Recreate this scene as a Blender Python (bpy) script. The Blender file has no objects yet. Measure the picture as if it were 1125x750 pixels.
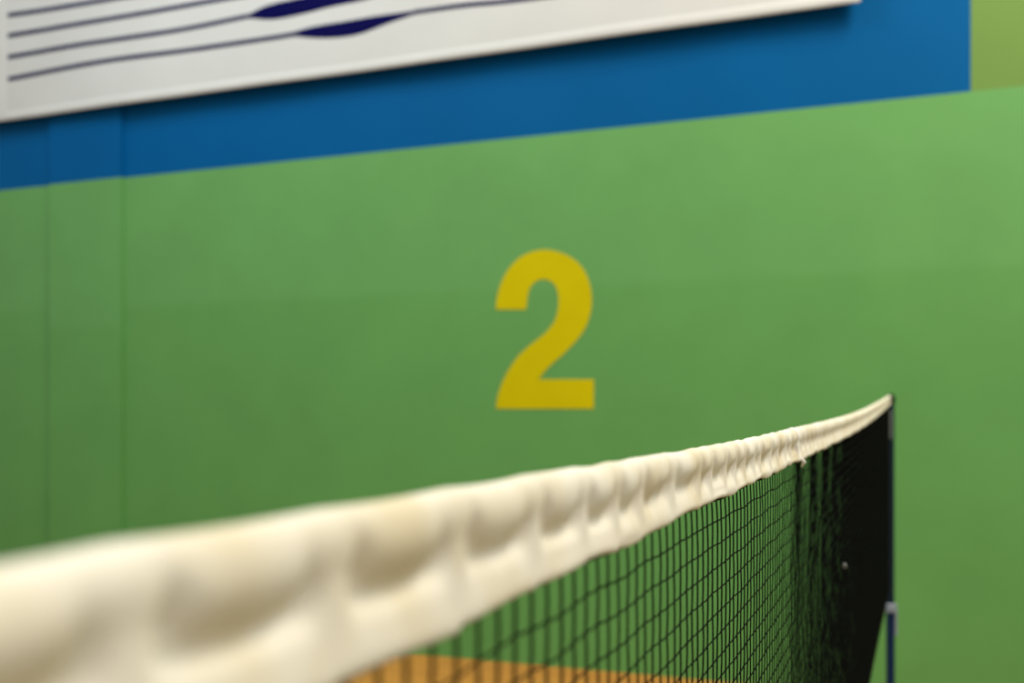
import bpy, bmesh, math, random
from mathutils import Vector

random.seed(7)
C = bpy.context.scene.collection

# ------------------------------------------------------------------ camera figures
W, HGT = 1125.0, 750.0
FPX = 1173.0                      # focal length in pixels
YAW = math.radians(21.35)         # camera turned left of the net's direction (+Y)
EYE = 1.465                       # lens height
HORIZON = 458.0                   # image row of the horizon (shifted lens)
WALL_Y = 5.93
NET_X = -0.152
POST_S = 4.612


def at(px, py, Y):
    """pixel -> (X, Z) on the vertical plane y = Y (all seen from the lens at 0,0,EYE)"""
    u = (px - W / 2) / FPX
    dx = -math.sin(YAW) + u * math.cos(YAW)
    dy = math.cos(YAW) + u * math.sin(YAW)
    t = Y / dy
    return t * dx, EYE + t * (HORIZON - py) / FPX


# ------------------------------------------------------------------ materials
def new_mat(name):
    m = bpy.data.materials.new(name)
    m.use_nodes = True
    nt = m.node_tree
    b = nt.nodes['Principled BSDF']
    return m, nt, b


def lin(c):
    return tuple(((v / 255) / 12.92 if v / 255 <= 0.04045 else ((v / 255 + 0.055) / 1.055) ** 2.4) for v in c) + (1,)


def noisy(name, col, rough=0.5, var=0.06, scale=3.0, spec=0.4, bump=0.0, bscale=60.0, metallic=0.0):
    m, nt, b = new_mat(name)
    N, L = nt.nodes, nt.links
    tc = N.new('ShaderNodeTexCoord')
    nz = N.new('ShaderNodeTexNoise'); nz.inputs['Scale'].default_value = scale; nz.inputs['Detail'].default_value = 5
    L.new(tc.outputs['Object'], nz.inputs['Vector'])
    mr = N.new('ShaderNodeMapRange')
    mr.inputs['From Min'].default_value = 0.3; mr.inputs['From Max'].default_value = 0.7
    mr.inputs['To Min'].default_value = 1 - var; mr.inputs['To Max'].default_value = 1 + var
    L.new(nz.outputs['Fac'], mr.inputs['Value'])
    mx = N.new('ShaderNodeVectorMath'); mx.operation = 'SCALE'
    mx.inputs[0].default_value = col[:3]
    L.new(mr.outputs['Result'], mx.inputs['Scale'])
    L.new(mx.outputs['Vector'], b.inputs['Base Color'])
    b.inputs['Roughness'].default_value = rough
    b.inputs['Specular IOR Level'].default_value = spec
    b.inputs['Metallic'].default_value = metallic
    if bump:
        n2 = N.new('ShaderNodeTexNoise'); n2.inputs['Scale'].default_value = bscale; n2.inputs['Detail'].default_value = 3
        L.new(tc.outputs['Object'], n2.inputs['Vector'])
        bp = N.new('ShaderNodeBump'); bp.inputs['Strength'].default_value = bump; bp.inputs['Distance'].default_value = 0.004
        L.new(n2.outputs['Fac'], bp.inputs['Height'])
        L.new(bp.outputs['Normal'], b.inputs['Normal'])
    return m


def wall_paint(name, upper, lower, zstep, rough=0.45):
    """wall paint in a slightly darker tone below a level line at zstep, with faint scuffs"""
    m, nt, b = new_mat(name)
    N, L = nt.nodes, nt.links
    tc = N.new('ShaderNodeTexCoord')
    sp = N.new('ShaderNodeSeparateXYZ'); L.new(tc.outputs['Object'], sp.inputs[0])
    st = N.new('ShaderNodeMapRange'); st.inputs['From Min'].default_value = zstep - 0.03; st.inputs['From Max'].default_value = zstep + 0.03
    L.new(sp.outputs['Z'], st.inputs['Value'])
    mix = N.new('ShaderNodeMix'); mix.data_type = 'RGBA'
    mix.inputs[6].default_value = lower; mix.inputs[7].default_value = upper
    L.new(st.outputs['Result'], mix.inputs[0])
    nz = N.new('ShaderNodeTexNoise'); nz.inputs['Scale'].default_value = 1.7; nz.inputs['Detail'].default_value = 6; nz.inputs['Roughness'].default_value = 0.6
    L.new(tc.outputs['Object'], nz.inputs['Vector'])
    mr = N.new('ShaderNodeMapRange'); mr.inputs['From Min'].default_value = 0.3; mr.inputs['From Max'].default_value = 0.7
    mr.inputs['To Min'].default_value = 0.95; mr.inputs['To Max'].default_value = 1.05
    L.new(nz.outputs['Fac'], mr.inputs['Value'])
    mx = N.new('ShaderNodeVectorMath'); mx.operation = 'SCALE'
    L.new(mix.outputs[2], mx.inputs[0]); L.new(mr.outputs['Result'], mx.inputs['Scale'])
    L.new(mx.outputs['Vector'], b.inputs['Base Color'])
    b.inputs['Roughness'].default_value = rough
    b.inputs['Specular IOR Level'].default_value = 0.2
    return m


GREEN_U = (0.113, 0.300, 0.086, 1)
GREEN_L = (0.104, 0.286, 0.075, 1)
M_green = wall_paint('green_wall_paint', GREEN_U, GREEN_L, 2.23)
M_green_pil = wall_paint('green_pilaster_paint', GREEN_U, GREEN_L, 2.10)
M_olive = noisy('yellow_green_wall_paint', (0.125, 0.228, 0.046), 0.5, 0.04, 1.5, 0.2)
M_blue = noisy('blue_wall_paint', (0.0, 0.083, 0.245), 0.6, 0.05, 1.5, 0.06)
M_yellow = noisy('yellow_numeral_paint', (0.51, 0.425, 0.0), 0.6, 0.03, 6, 0.06)
M_canvas = noisy('white_banner_canvas', (0.535, 0.535, 0.515), 0.55, 0.03, 2.0, 0.3, 0.15, 8)
M_hem = noisy('white_banner_hem', (0.575, 0.575, 0.555), 0.5, 0.03, 3.0, 0.3)
M_navy = noisy('navy_banner_ink', (0.0005, 0.0003, 0.05), 0.6, 0.05, 4, 0.05)
M_strand = noisy('black_net_twine', (0.0022, 0.0028, 0.0022), 0.8, 0.2, 80, 0.05)
M_post = noisy('dark_blue_post_paint', (0.001, 0.014, 0.05), 0.5, 0.08, 20, 0.2)
M_post_in = noisy('navy_inner_tube_paint', (0.001, 0.009, 0.024), 0.5, 0.08, 20, 0.2)
M_grey = noisy('grey_plastic', (0.22, 0.25, 0.30), 0.45, 0.08, 30, 0.4)
M_clip = noisy('brushed_grey_metal', (0.20, 0.21, 0.20), 0.4, 0.1, 30, 0.5, metallic=0.3)
M_black = noisy('black_rubber', (0.004, 0.004, 0.004), 0.7, 0.1, 30, 0.1)


def tape_material():
    m, nt, b = new_mat('cream_cotton_headband')
    N, L = nt.nodes, nt.links
    tc = N.new('ShaderNodeTexCoord')
    nz = N.new('ShaderNodeTexNoise'); nz.inputs['Scale'].default_value = 16; nz.inputs['Detail'].default_value = 5
    L.new(tc.outputs['Object'], nz.inputs['Vector'])
    cr = N.new('ShaderNodeValToRGB')
    cr.color_ramp.elements[0].position = 0.34; cr.color_ramp.elements[0].color = (0.68, 0.60, 0.43, 1)
    cr.color_ramp.elements[1].position = 0.56; cr.color_ramp.elements[1].color = (0.775, 0.735, 0.625, 1)
    L.new(nz.outputs['Fac'], cr.inputs['Fac'])
    L.new(cr.outputs['Color'], b.inputs['Base Color'])
    b.inputs['Roughness'].default_value = 0.85
    b.inputs['Specular IOR Level'].default_value = 0.15
    wv = N.new('ShaderNodeTexNoise'); wv.inputs['Scale'].default_value = 350; wv.inputs['Detail'].default_value = 2
    L.new(tc.outputs['Object'], wv.inputs['Vector'])
    bp = N.new('ShaderNodeBump'); bp.inputs['Strength'].default_value = 0.25; bp.inputs['Distance'].default_value = 0.0006
    L.new(wv.outputs['Fac'], bp.inputs['Height']); L.new(bp.outputs['Normal'], b.inputs['Normal'])
    return m


M_tape = tape_material()
M_tie = noisy('white_cotton_lace', (0.86, 0.84, 0.78), 0.8, 0.04, 60, 0.15)


def floor_material():
    m, nt, b = new_mat('orange_sports_floor_boards')
    N, L = nt.nodes, nt.links
    tc = N.new('ShaderNodeTexCoord')
    mp = N.new('ShaderNodeMapping'); mp.inputs['Scale'].default_value = (1, 1, 1)
    L.new(tc.outputs['Object'], mp.inputs['Vector'])
    br = N.new('ShaderNodeTexBrick')
    br.inputs['Color1'].default_value = (0.53, 0.225, 0.042, 1)
    br.inputs['Color2'].default_value = (0.47, 0.19, 0.035, 1)
    br.inputs['Mortar'].default_value = (0.25, 0.10, 0.02, 1)
    br.inputs['Scale'].default_value = 1.0
    br.inputs['Mortar Size'].default_value = 0.002
    br.inputs['Brick Width'].default_value = 1.8
    br.inputs['Row Height'].default_value = 0.07
    L.new(mp.outputs['Vector'], br.inputs['Vector'])
    L.new(br.outputs['Color'], b.inputs['Base Color'])
    b.inputs['Roughness'].default_value = 0.4
    return m


M_floor = floor_material()
M_court = noisy('court_bounce_brown', (0.27, 0.20, 0.095), 0.6, 0.06, 5, 0.2)  # unseen court floor; brown chosen to bounce warm light onto the headband

# ------------------------------------------------------------------ helpers


def obj(name, bm, mats, parent=None, smooth=False):
    me = bpy.data.meshes.new(name)
    bmesh.ops.recalc_face_normals(bm, faces=bm.faces[:])
    bm.to_mesh(me); bm.free()
    if smooth:
        for p in me.polygons:
            p.use_smooth = True
    o = bpy.data.objects.new(name, me)
    for m in (mats if isinstance(mats, (list, tuple)) else [mats]):
        me.materials.append(m)
    C.objects.link(o)
    if parent:
        o.parent = parent
        o.matrix_parent_inverse = parent.matrix_world.inverted() if False else o.matrix_parent_inverse
    return o


def thing(name, label, cat, loc):
    o = bpy.data.objects.new(name, None)
    o.empty_display_size = 0.1
    o.location = loc
    C.objects.link(o)
    o['label'] = label; o['category'] = cat
    return o


def box(bm, lo, hi, mat=0, bevel=0.0):
    vs = [bm.verts.new((x, y, z)) for x in (lo[0], hi[0]) for y in (lo[1], hi[1]) for z in (lo[2], hi[2])]
    fs = []
    for q in ((0, 1, 3, 2), (4, 6, 7, 5), (0, 4, 5, 1), (2, 3, 7, 6), (0, 2, 6, 4), (1, 5, 7, 3)):
        f = bm.faces.new([vs[i] for i in q]); f.material_index = mat; fs.append(f)
    if bevel:
        es = list({e for f in fs for e in f.edges})
        bmesh.ops.bevel(bm, geom=es, offset=bevel, segments=2, affect='EDGES', profile=0.5)


def lathe(bm, cx, cy, prof, n=28):
    """prof: (radius, z) from bottom to top; closed at both ends"""
    rings = []
    for r, z in prof:
        rings.append([bm.verts.new((cx + r * math.cos(2 * math.pi * k / n), cy + r * math.sin(2 * math.pi * k / n), z)) for k in range(n)])
    for a, b in zip(rings, rings[1:]):
        for k in range(n):
            bm.faces.new((a[k], a[(k + 1) % n], b[(k + 1) % n], b[k]))
    bm.faces.new(rings[0][::-1]); bm.faces.new(rings[-1])


def tube(bm, pts, r, n=4, caps=True, phase=0.0):
    rings = []
    N = len(pts)
    for i, p in enumerate(pts):
        a = pts[max(i - 1, 0)]; b = pts[min(i + 1, N - 1)]
        t = (b - a).normalized()
        ref = Vector((1, 0, 0)) if abs(t.x) < 0.8 else Vector((0, 0, 1))
        u = t.cross(ref).normalized(); v = t.cross(u)
        rr = r[i] if isinstance(r, (list, tuple)) else r
        rings.append([bm.verts.new(p + rr * (math.cos(phase + 2 * math.pi * k / n) * u + math.sin(phase + 2 * math.pi * k / n) * v)) for k in range(n)])
    for a, b in zip(rings, rings[1:]):
        for k in range(n):
            bm.faces.new((a[k], a[(k + 1) % n], b[(k + 1) % n], b[k]))
    if caps and n > 2:
        bm.faces.new(rings[0][::-1]); bm.faces.new(rings[-1])


def catmull(P, n, closed=False):
    out = []
    L = len(P)
    rng = L if closed else L - 1
    for i in range(rng):
        if closed:
            p0, p1, p2, p3 = P[(i - 1) % L], P[i], P[(i + 1) % L], P[(i + 2) % L]
        else:
            p0, p1, p2, p3 = P[max(i - 1, 0)], P[i], P[i + 1], P[min(i + 2, L - 1)]
        for k in range(n):
            t = k / n
            out.append(tuple(0.5 * ((2 * b) + (-a + c) * t + (2 * a - 5 * b + 4 * c - d) * t * t + (-a + 3 * b - 3 * c + d) * t ** 3)
                             for a, b, c, d in zip(p0, p1, p2, p3)))
    if not closed:
        out.append(tuple(P[-1]))
    return out


def slab(bm, pts, y0, y1):
    """closed outline in X,Z turned into a slab between y0 (front) and y1 (back)"""
    cu = bpy.data.curves.new('outline', 'CURVE'); cu.dimensions = '2D'; cu.fill_mode = 'BOTH'
    cu.extrude = abs(y1 - y0) / 2
    sp = cu.splines.new('POLY'); sp.points.add(len(pts) - 1)
    for p, (x, z) in zip(sp.points, pts):
        p.co = (x, z, 0, 1)
    sp.use_cyclic_u = True
    tmp = bpy.data.objects.new('outline', cu); C.objects.link(tmp)
    me = bpy.data.meshes.new_from_object(tmp.evaluated_get(bpy.context.evaluated_depsgraph_get()))
    bpy.data.objects.remove(tmp); bpy.data.curves.remove(cu)
    bm.from_mesh(me); bpy.data.meshes.remove(me)
    bmesh.ops.remove_doubles(bm, verts=bm.verts[:], dist=1e-5)
    for v in bm.verts:
        v.co = Vector((v.co.x, (y0 + y1) / 2 - v.co.z, v.co.y))


# ------------------------------------------------------------------ the setting
BAND_Z = EYE + 1.662
BLUE_X = at(1066.5, 60, WALL_Y)[0]

bm = bmesh.new()
box(bm, (-16, WALL_Y, 0), (9, WALL_Y + 0.25, BAND_Z), 0)
box(bm, (-16, WALL_Y, BAND_Z), (BLUE_X, WALL_Y + 0.25, 8), 1)
box(bm, (BLUE_X, WALL_Y, BAND_Z), (9, WALL_Y + 0.25, 8), 2)
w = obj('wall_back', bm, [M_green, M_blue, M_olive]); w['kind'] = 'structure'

PX0 = at(54, 300, WALL_Y - 0.025)[0]; PX1 = at(133, 300, WALL_Y - 0.025)[0]
bm = bmesh.new()
box(bm, (PX0, WALL_Y - 0.025, 0), (PX1, WALL_Y + 0.02, BAND_Z), 0)
box(bm, (PX0, WALL_Y - 0.025, BAND_Z), (PX1, WALL_Y + 0.02, 8), 1)
w = obj('trim_1', bm, [M_green_pil, M_blue]); w['kind'] = 'structure'

bm = bmesh.new()
box(bm, (-16, 4.85, -0.2), (9, WALL_Y + 0.25, 0), 0)
box(bm, (-16, -8, -0.2), (9, 4.85, 0), 1)
w = obj('floor', bm, [M_floor, M_court]); w['kind'] = 'structure'

# ------------------------------------------------------------------ court number 2
x0, y0, sc = 500, 250, 3.26
outer = [(146, 293), (150, 253), (160, 213), (178, 171), (205, 132), (240, 102), (280, 85), (320, 79), (360, 84), (402, 99),
         (440, 125), (468, 163), (484, 208), (490, 255), (486, 300), (473, 345), (450, 385), (420, 420), (385, 455),
         (350, 485), (325, 510), (308, 532), (300, 543)]
inner = [(147, 648), (150, 618), (160, 580), (176, 540), (198, 500), (225, 462), (260, 428), (295, 400), (325, 375), (350, 345),
         (364, 315), (370, 280), (370, 245), (364, 218), (351, 198), (335, 188), (318, 185), (300, 188), (282, 199), (267, 220),
         (260, 250), (257, 275), (254, 293)]
pts = catmull(outer, 4) + [(497, 543), (497, 648)] + catmull(inner, 4)
pts = [at(x0 + a / sc, y0 + b / sc, WALL_Y) for a, b in pts]
bm = bmesh.new()
slab(bm, pts, WALL_Y - 0.0025, WALL_Y - 0.0003)
o = obj('painted_numeral', bm, M_yellow)  # numeral painted straight on the wall, not a mounted sign
o['label'] = 'large yellow numeral 2 painted on the green wall'; o['category'] = 'painted numeral'

# ------------------------------------------------------------------ banner
BY = WALL_Y - 0.088              # front face of the banner
bx0, bz0 = at(0, 133, BY); bx1, bz1 = at(945.5, 2, BY)
BTOP = 4.75
bleft = at(-30, 100, BY)[0]


def zbot(x):
    return bz0 + (bz1 - bz0) * (x - bx0) / (bx1 - bx0)


def bulge(x, z):
    return 0.006 * math.sin(1.7 * x + 0.6) * math.sin(2.4 * z) + 0.003 * math.sin(5.1 * x)


banner = thing('wall_banner', 'long white banner with navy wavy lines hung above the blue wall band', 'banner', ((bleft + bx1) / 2, BY, bz0))
bo = banner.location.copy()


def local(bm, loc):
    bmesh.ops.translate(bm, verts=bm.verts[:], vec=-Vector(loc))


bm = bmesh.new()
nx, nz = 120, 24
front = [[None] * (nz + 1) for _ in range(nx + 1)]; back = [[None] * (nz + 1) for _ in range(nx + 1)]
for i in range(nx + 1):
    x = bleft + (bx1 - bleft) * i / nx
    for j in range(nz + 1):
        z = zbot(x) + 0.01 + (BTOP - zbot(x)) * j / nz
        y = BY + bulge(x, z)
        front[i][j] = bm.verts.new((x, y, z)); back[i][j] = bm.verts.new((x, y + 0.012, z))
for i in range(nx):
    for j in range(nz):
        bm.faces.new((front[i][j], front[i + 1][j], front[i + 1][j + 1], front[i][j + 1]))
        bm.faces.new((back[i][j], back[i][j + 1], back[i + 1][j + 1], back[i + 1][j]))
for i in range(nx):
    bm.faces.new((front[i][0], back[i][0], back[i + 1][0], front[i + 1][0]))
    bm.faces.new((front[i][nz], front[i + 1][nz], back[i + 1][nz], back[i][nz]))
for j in range(nz):
    bm.faces.new((front[0][j], front[0][j + 1], back[0][j + 1], back[0][j]))
    bm.faces.new((front[nx][j], back[nx][j], back[nx][j + 1], front[nx][j + 1]))
local(bm, bo)
obj('canvas', bm, M_canvas, banner, True)

# bottom hem: a flattened sleeve folded over a rod along the lower edge
bm = bmesh.new()
rings = []
for i in range(nx + 1):
    x = bleft + (bx1 - bleft) * i / nx
    zb = zbot(x); yb = BY + bulge(x, zb)
    rings.append([bm.verts.new((x, yb + 0.006 + 0.009 * math.cos(a), zb + 0.034 + 0.034 * math.sin(a))) for a in [2 * math.pi * k / 14 for k in range(14)]])
for a, b in zip(rings, rings[1:]):
    for k in range(14):
        bm.faces.new((a[k], a[(k + 1) % 14], b[(k + 1) % 14], b[k]))
bm.faces.new(rings[0][::-1]); bm.faces.new(rings[-1])
local(bm, bo)
obj('hem', bm, M_hem, banner, True)

# folded side hem at the left end
bm = bmesh.new()
xs = at(6.5, 60, BY)[0]
for k in range(24):
    za = zbot(xs) + 0.05 + (BTOP - zbot(xs) - 0.06) * k / 24; zb_ = zbot(xs) + 0.05 + (BTOP - zbot(xs) - 0.06) * (k + 1) / 24
    if k == 0:
        prev = [bm.verts.new((xx, BY + bulge(xx, za) + dy, za)) for xx, dy in ((bleft + 0.002, -0.004), (xs, -0.004), (xs, 0.004), (bleft + 0.002, 0.004))]
        bm.faces.new(prev)
    cur = [bm.verts.new((xx, BY + bulge(xx, zb_) + dy, zb_)) for xx, dy in ((bleft + 0.002, -0.004), (xs, -0.004), (xs, 0.004), (bleft + 0.002, 0.004))]
    for q in range(4):
        bm.faces.new((prev[q], prev[(q + 1) % 4], cur[(q + 1) % 4], cur[q]))
    prev = cur
bm.faces.new(prev[::-1])
local(bm, bo)
obj('side_hem', bm, M_hem, banner)

# printed stripes: upper and lower edges in image rows, each swelling into a long leaf shape
HW = 2.4


def stripe(centre, swell=None):
    """centre: polyline of the line; swell: (upper edge, lower edge) polylines that replace it over their span"""
    cl = catmull(centre, 8)
    if swell:
        up, lo = catmull(swell[0], 8), catmull(swell[1], 8)
        xa, xb = up[0][0], up[-1][0]
        top = [(x, y - HW) for x, y in cl if x < xa] + up + [(x, y - HW) for x, y in cl if x > xb]
        bot = [(x, y + HW) for x, y in cl if x < xa] + lo + [(x, y + HW) for x, y in cl if x > xb]
    else:
        top = [(x, y - HW) for x, y in cl]; bot = [(x, y + HW) for x, y in cl]
    def yat(P, x):
        for (xa_, ya_), (xb_, yb_) in zip(P, P[1:]):
            if xa_ <= x <= xb_:
                return ya_ + (yb_ - ya_) * (x - xa_) / max(1e-6, xb_ - xa_)
        return P[-1][1]
    bm = bmesh.new()
    prev = None
    xe = min(top[-1][0], bot[-1][0]); x = max(top[0][0], bot[0][0])
    while True:
        ring = []
        ya, yb = yat(top, x), yat(bot, x)
        for f in (0, 0.5, 1):
            X, Z = at(x, ya + (yb - ya) * f, BY)
            ring.append((X, BY + bulge(X, Z), Z))
        cur = [bm.verts.new((p[0], p[1] - 0.0022, p[2])) for p in ring] + [bm.verts.new((p[0], p[1] + 0.003, p[2])) for p in ring[::-1]]
        if prev:
            for k in range(6):
                bm.faces.new((prev[k], prev[(k + 1) % 6], cur[(k + 1) % 6], cur[k]))
        else:
            bm.faces.new(cur)
        prev = cur
        if x >= xe:
            break
        x = min(x + 4, xe)
    bm.faces.new(prev[::-1])
    local(bm, bo)
    return obj('printed_stripe', bm, M_navy, banner)


stripe([(9, 87), (75, 74), (130, 65), (220, 53), (310, 40), (340, 33), (400, 18), (450, 14), (510, 6), (560, 1), (640, -9), (760, -24), (900, -41)],
       ([(322, 35.5), (345, 29), (375, 24), (410, 18), (440, 14), (455, 12)], [(322, 39.5), (345, 41.5), (370, 41), (395, 37), (425, 26), (455, 16)]))
stripe([(9, 63), (75, 51), (130, 43), (200, 32), (272, 18), (330, 6), (420, -12), (520, -26), (640, -40)],
       ([(274, 16), (292, 7), (320, 0), (360, -7), (400, -12), (425, -14)], [(274, 20), (300, 21.5), (330, 16), (365, 7), (400, 0), (425, -8)]))
stripe([(9, 39.5), (75, 28), (130, 19), (220, 3), (300, -10), (400, -27), (560, -52)])
stripe([(9, 17), (60, 9), (115, 0), (200, -14), (320, -34), (480, -60)])
stripe([(9, -7), (60, -15), (115, -24), (200, -38), (320, -58)])

# ------------------------------------------------------------------ badminton net
random.seed(11)
TOP = [(-1.5, 1.482), (-1.0, 1.462), (-0.5, 1.447), (0.0, 1.4394), (0.2, 1.4395), (0.4, 1.4411), (0.6, 1.4421), (0.86, 1.4443), (1.08, 1.4475), (1.31, 1.4515), (1.64, 1.4570),
       (2.17, 1.4675), (2.7, 1.4815), (3.2, 1.4985), (3.9, 1.5245), (4.59, 1.5530)]


def ztop(s):
    for i in range(len(TOP) - 1):
        if s <= TOP[i + 1][0] or i == len(TOP) - 2:
            (a, za), (b, zb_) = TOP[i], TOP[i + 1]

            def slope(k):
                if k == 0: return (TOP[1][1] - TOP[0][1]) / (TOP[1][0] - TOP[0][0])
                if k == len(TOP) - 1: return (TOP[-1][1] - TOP[-2][1]) / (TOP[-1][0] - TOP[-2][0])
                return (TOP[k + 1][1] - TOP[k - 1][1]) / (TOP[k + 1][0] - TOP[k - 1][0])
            h = b - a; t = (s - a) / h
            m0, m1 = slope(i) * h, slope(i + 1) * h
            return (2 * t ** 3 - 3 * t * t + 1) * za + (t ** 3 - 2 * t * t + t) * m0 + (-2 * t ** 3 + 3 * t * t) * zb_ + (t ** 3 - t * t) * m1


S_START, S_END = -1.5, 4.585
NETBOT0, NETBOT1 = 0.735, 0.757


def zbottom(s):
    return NETBOT0 + (NETBOT1 - NETBOT0) * max(0, s) / 4.6


def xbillow(s, drop):
    """sideways waves of the hanging net; drop = distance below the headband"""
    e = min(1.0, max(0.0, (s - 1.24) / 0.08)) * min(1.0, max(0.0, (2.6 - s) / 0.9))
    return e * 0.0009 * math.exp(-drop / 0.13) * math.sin(2 * math.pi * (s - 1.27) / 0.19 + 1.5 * drop) \
        + 0.0015 * math.sin(2.1 * s + 4 * drop) * min(1, drop / 0.1) * min(1.0, max(0.0, (4.6 - s) / 0.5))


net = thing('badminton_net', 'black mesh badminton net with gathered cream headband sagging towards the viewer', 'net', (NET_X, 1.5, 0.74))
no = net.location.copy()

# ridge positions (places where the headband is gathered tight to its cord)
dep = [0.150, 0.219, 0.292, 0.366, 0.437, 0.497, 0.548, 0.592, 0.664, 0.742, 0.780, 0.835, 0.878, 0.920, 0.971, 1.003, 1.070, 1.121, 1.183, 1.222]
RID = [(d - 0.152 * math.sin(YAW)) / math.cos(YAW) - 0.008 for d in dep]
s = RID[0]
pre = []
while s > S_START:
    s -= random.uniform(0.06, 0.085); pre.append(s)
RID = pre[::-1] + RID
s = RID[-1]
while s < S_END + 0.1:
    s += random.uniform(0.045, 0.08); RID.append(s)
CELL = [(random.uniform(0.75, 1.0), random.uniform(-1, 1), random.uniform(-1, 1), random.uniform(-1, 1)) for _ in RID]


def hollow(s):
    """(depth of hollow 0..1, how far along the cell, cell record)"""
    lo = 0
    hi = len(RID) - 1
    while hi - lo > 1:
        md = (lo + hi) // 2
        if RID[md] <= s: lo = md
        else: hi = md
    L = RID[lo + 1] - RID[lo]
    p = min(1, max(0, (s - RID[lo]) / L))
    rise = min(1, max(0, (p - 0.05) / 0.13)); fall = min(1, max(0, (0.97 - p) / 0.15))
    a = (rise * rise * (3 - 2 * rise)) * (fall * fall * (3 - 2 * fall))
    return a * CELL[lo][0], p, CELL[lo]


def hem_z(s):
    """length of the headband below its top edge: it hangs a little longer by the middle of the net"""
    k = min(1.0, max(0.0, (0.85 - s) / 0.6))
    return 0.0395 + 0.0060 * k * k * (3 - 2 * k) + 0.0006 * math.sin(61 * s) + 0.0008 * math.sin(23 * s + 1)


def profile(s):
    a, p, c = hollow(s)
    mid = math.sin(math.pi * p)
    fade = min(1.0, max(0.25, (3.2 - s) / 1.9))         # towards the post the band is pulled smooth and flat
    a *= fade
    R = 0.0068 + 0.0009 * mid * c[0] + 0.0002 * c[1]
    wr = 0.0058
    zt = -0.0007 * (1 - mid) * fade + 0.0006 * c[1] * mid                             # slight bumps of the top edge
    g = (0.0045 if s < 0.6 else 0.002) * mid                                     # the gathered bulge swags lower in mid cell
    hem = hem_z(s) + 0.0006 * c[2] * mid + (0.0018 * (p - 0.5) if c[1] > -0.2 else 0)
    if 4.585 - s < 1.2:
        hem *= 1 - 0.12 * (1 - (4.585 - s) / 1.2)
    pinch = (math.exp(-((p - 0.15) / 0.075) ** 2) + 0.6 * math.exp(-((p - 0.84) / 0.06) ** 2)) * fade * (0.6 + 0.4 * c[0])
    mixf = lambda u, v: u + (v - u) * a
    side = [
        (0.0, zt),
        (R * 0.62, zt + R * 0.22),
        (R * (1 - 0.16 * pinch), zt + R),
        (mixf(wr + 0.0006, R * 0.98 * (1 - 0.5 * pinch)), 0.0125 + g * 0.5 * a),
        (mixf(wr, R * 0.62 * (1 - 0.7 * pinch)), 0.0162 + g * a),
        (mixf(wr - 0.0002, 0.0018), 0.0200 + g * a),
        (mixf(wr - 0.0002, 0.0018), 0.0232 + g * a),
        (mixf(wr, 0.0045 + 0.0007 * c[3]), 0.0295 + 0.3 * g * a),
        (mixf(wr + 0.0004, 0.0062 + 0.0005 * c[2]), 0.0340 + (hem - 0.0395) * 0.5),
        (0.0066 + 0.0008 * c[3] * mid, hem - 0.002),
        (0.0050, hem + 0.0004),
        (0.0, hem + 0.0002),
    ]
    return side


ss = []
s = S_START
while s < S_END:
    ss.append(s)
    s += 0.012 if s < -0.05 else (0.0025 if s < 1.5 else 0.005 if s < 2.6 else 0.012)
ss.append(S_END)

SIDE_N = 2
bm = bmesh.new()
rings = []
for s in ss:
    sd = catmull(profile(s), SIDE_N)
    loop = [(wd, z) for wd, z in sd] + [(-wd, z) for wd, z in sd[-2:0:-1]]
    zt = ztop(s)
    xb = xbillow(s, 0) * 0.4
    rings.append([bm.verts.new((NET_X + xb + wd, s, zt - z)) for wd, z in loop])
n = len(rings[0])
for a, b in zip(rings, rings[1:]):
    for k in range(n):
        bm.faces.new((a[k], a[(k + 1) % n], b[(k + 1) % n], b[k]))
bm.faces.new(rings[0][::-1]); bm.faces.new(rings[-1])
local(bm, no)
band = obj('headband', bm, M_tape, net, True)
band['label'] = 'cream gathered headband along the top of the net'

# lace tied round the headband
bm = bmesh.new()
rings = []
for q in range(7):
    s = 1.288 + 0.026 * q / 6
    grow = 0.0006 + 0.0009 * math.sin(math.pi * q / 6)
    sd = catmull(profile(1.262), SIDE_N)
    loop = [(wd, z) for wd, z in sd] + [(-wd, z) for wd, z in sd[-2:0:-1]]
    rings.append([])
    for wd, z in loop:
        ang = math.atan2(wd, -(z - 0.02))
        ww = max(abs(wd), 0.0056 if 0.004 < z < 0.037 else 0) * (1 if wd >= 0 else -1)
        rings[-1].append(bm.verts.new((NET_X + ww + grow * math.sin(ang), s + 0.6 * z, ztop(s) - z + grow * math.cos(ang))))
for a, b in zip(rings, rings[1:]):
    for k in range(n):
        bm.faces.new((a[k], a[(k + 1) % n], b[(k + 1) % n], b[k]))
bm.faces.new(rings[0][::-1]); bm.faces.new(rings[-1])
# the knot below
tube(bm, [Vector((NET_X + 0.008, 1.325, ztop(1.32) - 0.036)), Vector((NET_X + 0.011, 1.329, ztop(1.32) - 0.041)),
          Vector((NET_X + 0.008, 1.334, ztop(1.32) - 0.047))], [0.0018, 0.0026, 0.001], 8)
local(bm, no)
obj('tie', bm, M_tie, net, True)['label'] = 'white lace tied round the headband'

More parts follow.
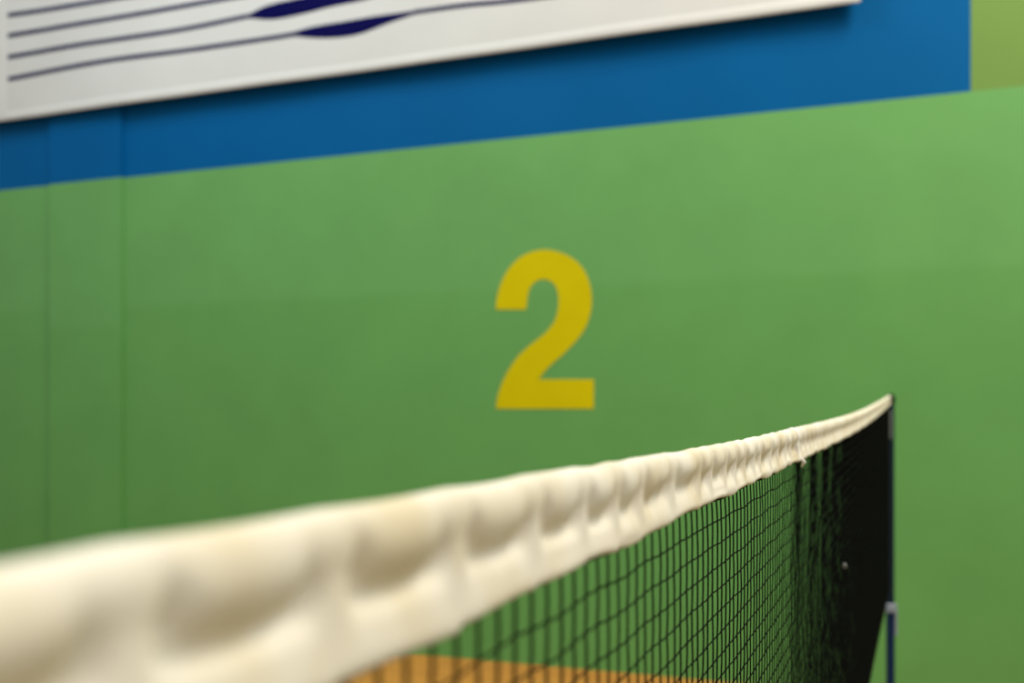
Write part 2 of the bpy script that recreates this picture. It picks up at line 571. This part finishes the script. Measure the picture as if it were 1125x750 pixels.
# knotted mesh
random.seed(23)
PITCH = 0.0185
cols = []
s = S_START + 0.004
while s < S_END - 0.004:
    cols.append(s)
    s += PITCH * (1.0 if s < 1.27 else 0.8) * random.uniform(0.97, 1.03)
cols.append(S_END - 0.003)
ROWS = 38
RS = 0.00067
grid = []
for i, s in enumerate(cols):
    zt = ztop(s) - hem_z(s) - 0.0014; zb = zbottom(s)
    col = []
    near = s < 2.4
    lean = random.uniform(-0.0006, 0.0006)
    for j in range(ROWS + 1):
        f = j / ROWS
        z = zt + (zb - zt) * f
        dr = zt - z
        jit = 0 if j in (0,) else 1
        ds = jit * (random.uniform(-0.0004, 0.0004) + 0.0030 * math.sin(9 * z + 0.9 * s) + 0.0012 * math.sin(31 * z + 2.3 * s) + lean * math.sin(9 * z))
        dz = jit * (random.uniform(-0.0004, 0.0004) + 0.0005 * math.sin(2 * math.pi * s / 0.12 + 0.2 * j) + 0.0007 * math.sin(2 * math.pi * s / 0.27 + 1)) * (0 if j == ROWS else 1)
        col.append(Vector((NET_X + xbillow(s, dr) + jit * random.uniform(-0.0003, 0.0003), s + ds, z + dz)))
    grid.append(col)

bm = bmesh.new()
for i, col in enumerate(grid):
    pts = []
    for j in range(ROWS):
        pts.append(col[j])
        if cols[i] < 2.2:
            m_ = (col[j] + col[j + 1]) / 2
            m_ = m_ + Vector((0, 0.0007 + random.uniform(-0.0002, 0.0002), 0))
            pts.append(m_)
    pts.append(col[ROWS])
    tube(bm, pts, RS * (1.0 + 0.45 * min(1.0, max(0.0, (0.55 - cols[i]) / 0.25))), 4, True)
for j in range(0, ROWS):
    thick = 1.0 if j else 2.3
    pts = []; rad = []
    for i in range(len(cols)):
        pts.append(grid[i][j]); rad.append(RS * 1.45 * thick)
        if i < len(cols) - 1 and cols[i] < 2.2:
            d = grid[i + 1][j] - grid[i][j]
            pts.append(grid[i][j] + d * 0.14); rad.append(RS * thick)
            pts.append(grid[i][j] + d * 0.5 + Vector((0, 0, -0.0004 + random.uniform(-0.0002, 0.0002)))); rad.append(RS * thick)
            pts.append(grid[i][j] + d * 0.86); rad.append(RS * thick)
    tube(bm, pts, rad, 4, True)
local(bm, no)
obj('mesh', bm, M_strand, net)['label'] = 'black knotted square mesh'

# foot cord along the lower edge
bm = bmesh.new()
tube(bm, [c[ROWS] for c in grid], 0.003, 8)
local(bm, no)
obj('foot_cord', bm, M_strand, net, True)

# vertical selvedge tape beside the post
bm = bmesh.new()
pts = []
for k in range(25):
    z = ztop(S_END) - 0.034 + (zbottom(S_END) - 0.002 - ztop(S_END) + 0.034) * k / 24
    pts.append(z)
prev = None
for z in pts:
    ring = [bm.verts.new((NET_X + dx, S_END + dy, z)) for dx, dy in ((0.0025, -0.028), (0.0045, -0.014), (0.0025, 0.0), (-0.0025, 0.0), (-0.0045, -0.014), (-0.0025, -0.028))]
    if prev:
        for k in range(6):
            bm.faces.new((prev[k], prev[(k + 1) % 6], ring[(k + 1) % 6], ring[k]))
    else:
        bm.faces.new(ring)
    prev = ring
bm.faces.new(prev[::-1])
local(bm, no)
obj('side_tape', bm, M_black, net, False)

# small pale repair knot in the far mesh
kx, kz = at(926, 621, 2.07)
bm = bmesh.new()
bmesh.ops.create_icosphere(bm, subdivisions=2, radius=0.0036)
for v in bm.verts:
    v.co.z *= 1.3
    v.co *= 1 + 0.18 * math.sin(900 * v.co.x + 700 * v.co.z)
    v.co += Vector((NET_X + 0.006, 2.07, kz))
local(bm, no)
obj('repair_knot', bm, M_clip, net, True)['label'] = 'tiny pale grey knot in the far mesh'

# ------------------------------------------------------------------ net post
PXX, PYY = NET_X + 0.004, POST_S + 0.012
post = thing('net_post', 'slim dark blue net post with grey collar at the far end of the net', 'post', (PXX, PYY, 0))
po = post.location.copy()
COL_Z = 0.700

bm = bmesh.new()
lathe(bm, PXX, PYY, [(0.0175, 0.02), (0.0175, COL_Z)])
local(bm, po)
obj('outer_tube', bm, M_post, post, True).data.shade_flat()

bm = bmesh.new()
lathe(bm, PXX, PYY, [(0.0155, COL_Z - 0.05), (0.0155, 1.545)])
local(bm, po)
obj('inner_tube', bm, M_post_in, post, True).data.shade_flat()

bm = bmesh.new()
lathe(bm, PXX, PYY, [(0.0205, COL_Z - 0.03), (0.0245, COL_Z - 0.028), (0.0265, COL_Z - 0.005), (0.0245, COL_Z + 0.004), (0.018, COL_Z + 0.006), (0.016, COL_Z + 0.006)])
local(bm, po)
col = obj('collar', bm, M_grey, post)
bm = bmesh.new()
box(bm, (PXX + 0.017, PYY - 0.012, COL_Z - 0.125), (PXX + 0.027, PYY + 0.012, COL_Z - 0.02), 0, 0.003)
local(bm, po)
obj('clamp_lever', bm, M_grey, col)

# grey pulley bracket at the top, facing the net
bm = bmesh.new()
box(bm, (PXX - 0.024, PYY - 0.027, 1.375), (PXX + 0.006, PYY - 0.0135, 1.492), 0, 0.004)
local(bm, po)
brk = obj('bracket', bm, M_clip, post)
for z in (1.395, 1.472):
    bm = bmesh.new()
    bmesh.ops.create_cone(bm, cap_ends=True, segments=12, radius1=0.005, radius2=0.004, depth=0.004)
    for v in bm.verts:
        x, y, zz = v.co
        v.co = Vector((PXX - 0.009 + x, PYY - 0.0285 - zz, z + y))
    local(bm, po)
    obj('screw', bm, M_clip, brk)

bm = bmesh.new()
lathe(bm, PXX, PYY, [(0.0175, 1.522), (0.0185, 1.526), (0.0185, 1.548), (0.015, 1.555), (0.006, 1.558)])
local(bm, po)
obj('cap', bm, M_black, post)

bm = bmesh.new()
box(bm, (PXX - 0.17, PYY - 0.13, 0.0), (PXX + 0.17, PYY + 0.21, 0.045), 0, 0.01)
lathe(bm, PXX, PYY, [(0.035, 0.04), (0.035, 0.10), (0.028, 0.12), (0.021, 0.12)])
local(bm, po)
obj('base', bm, M_post, post)

# ------------------------------------------------------------------ light
def area(name, loc, size, power, color, target):
    d = bpy.data.lights.new(name, 'AREA'); d.shape = 'RECTANGLE'; d.size, d.size_y = size
    d.energy = power; d.color = color
    o = bpy.data.objects.new(name, d); o.location = loc
    o.rotation_euler = (Vector(target) - Vector(loc)).to_track_quat('-Z', 'Y').to_euler()
    C.objects.link(o)


area('overhead_lamp', (1.6, 3.4, 6.8), (1.2, 2.4), 350, (1.0, 0.905, 0.75), (1.2, 4.2, 0))
area('overhead_lamp', (-4.2, 3.2, 6.8), (1.2, 2.4), 185, (0.88, 0.97, 1.0), (-4.0, 4.0, 0))
area('overhead_lamp', (3.4, -0.4, 6.8), (1.2, 2.4), 200, (1.0, 0.96, 0.90), (0.2, 0.6, 1.0))  # added unseen lamp, aimed at the net to brighten the headband's near face

wd = bpy.data.worlds.new('hall_air'); bpy.context.scene.world = wd
wd.use_nodes = True
wd.node_tree.nodes['Background'].inputs['Color'].default_value = (1.0, 0.985, 0.95, 1)
wd.node_tree.nodes['Background'].inputs['Strength'].default_value = 0.50

# ------------------------------------------------------------------ camera
cd = bpy.data.cameras.new('camera')
cd.sensor_width = 36.0; cd.sensor_fit = 'HORIZONTAL'
cd.lens = FPX / W * 36.0
cd.shift_y = (HORIZON - HGT / 2) / W
cd.clip_start = 0.01
cd.dof.use_dof = True
cd.dof.focus_distance = 0.92
cd.dof.aperture_fstop = cd.lens / 7.2
cam = bpy.data.objects.new('camera', cd)
cam.location = (0, 0, EYE)
cam.rotation_euler = (math.radians(90), 0, YAW)
C.objects.link(cam)
sc_ = bpy.context.scene
sc_.camera = cam
sc_.view_settings.view_transform = 'Standard'
sc_.view_settings.look = 'None'
sc_.view_settings.gamma = 1
sc_.view_settings.use_curve_mapping = False
sc_.view_settings.exposure = 0.08
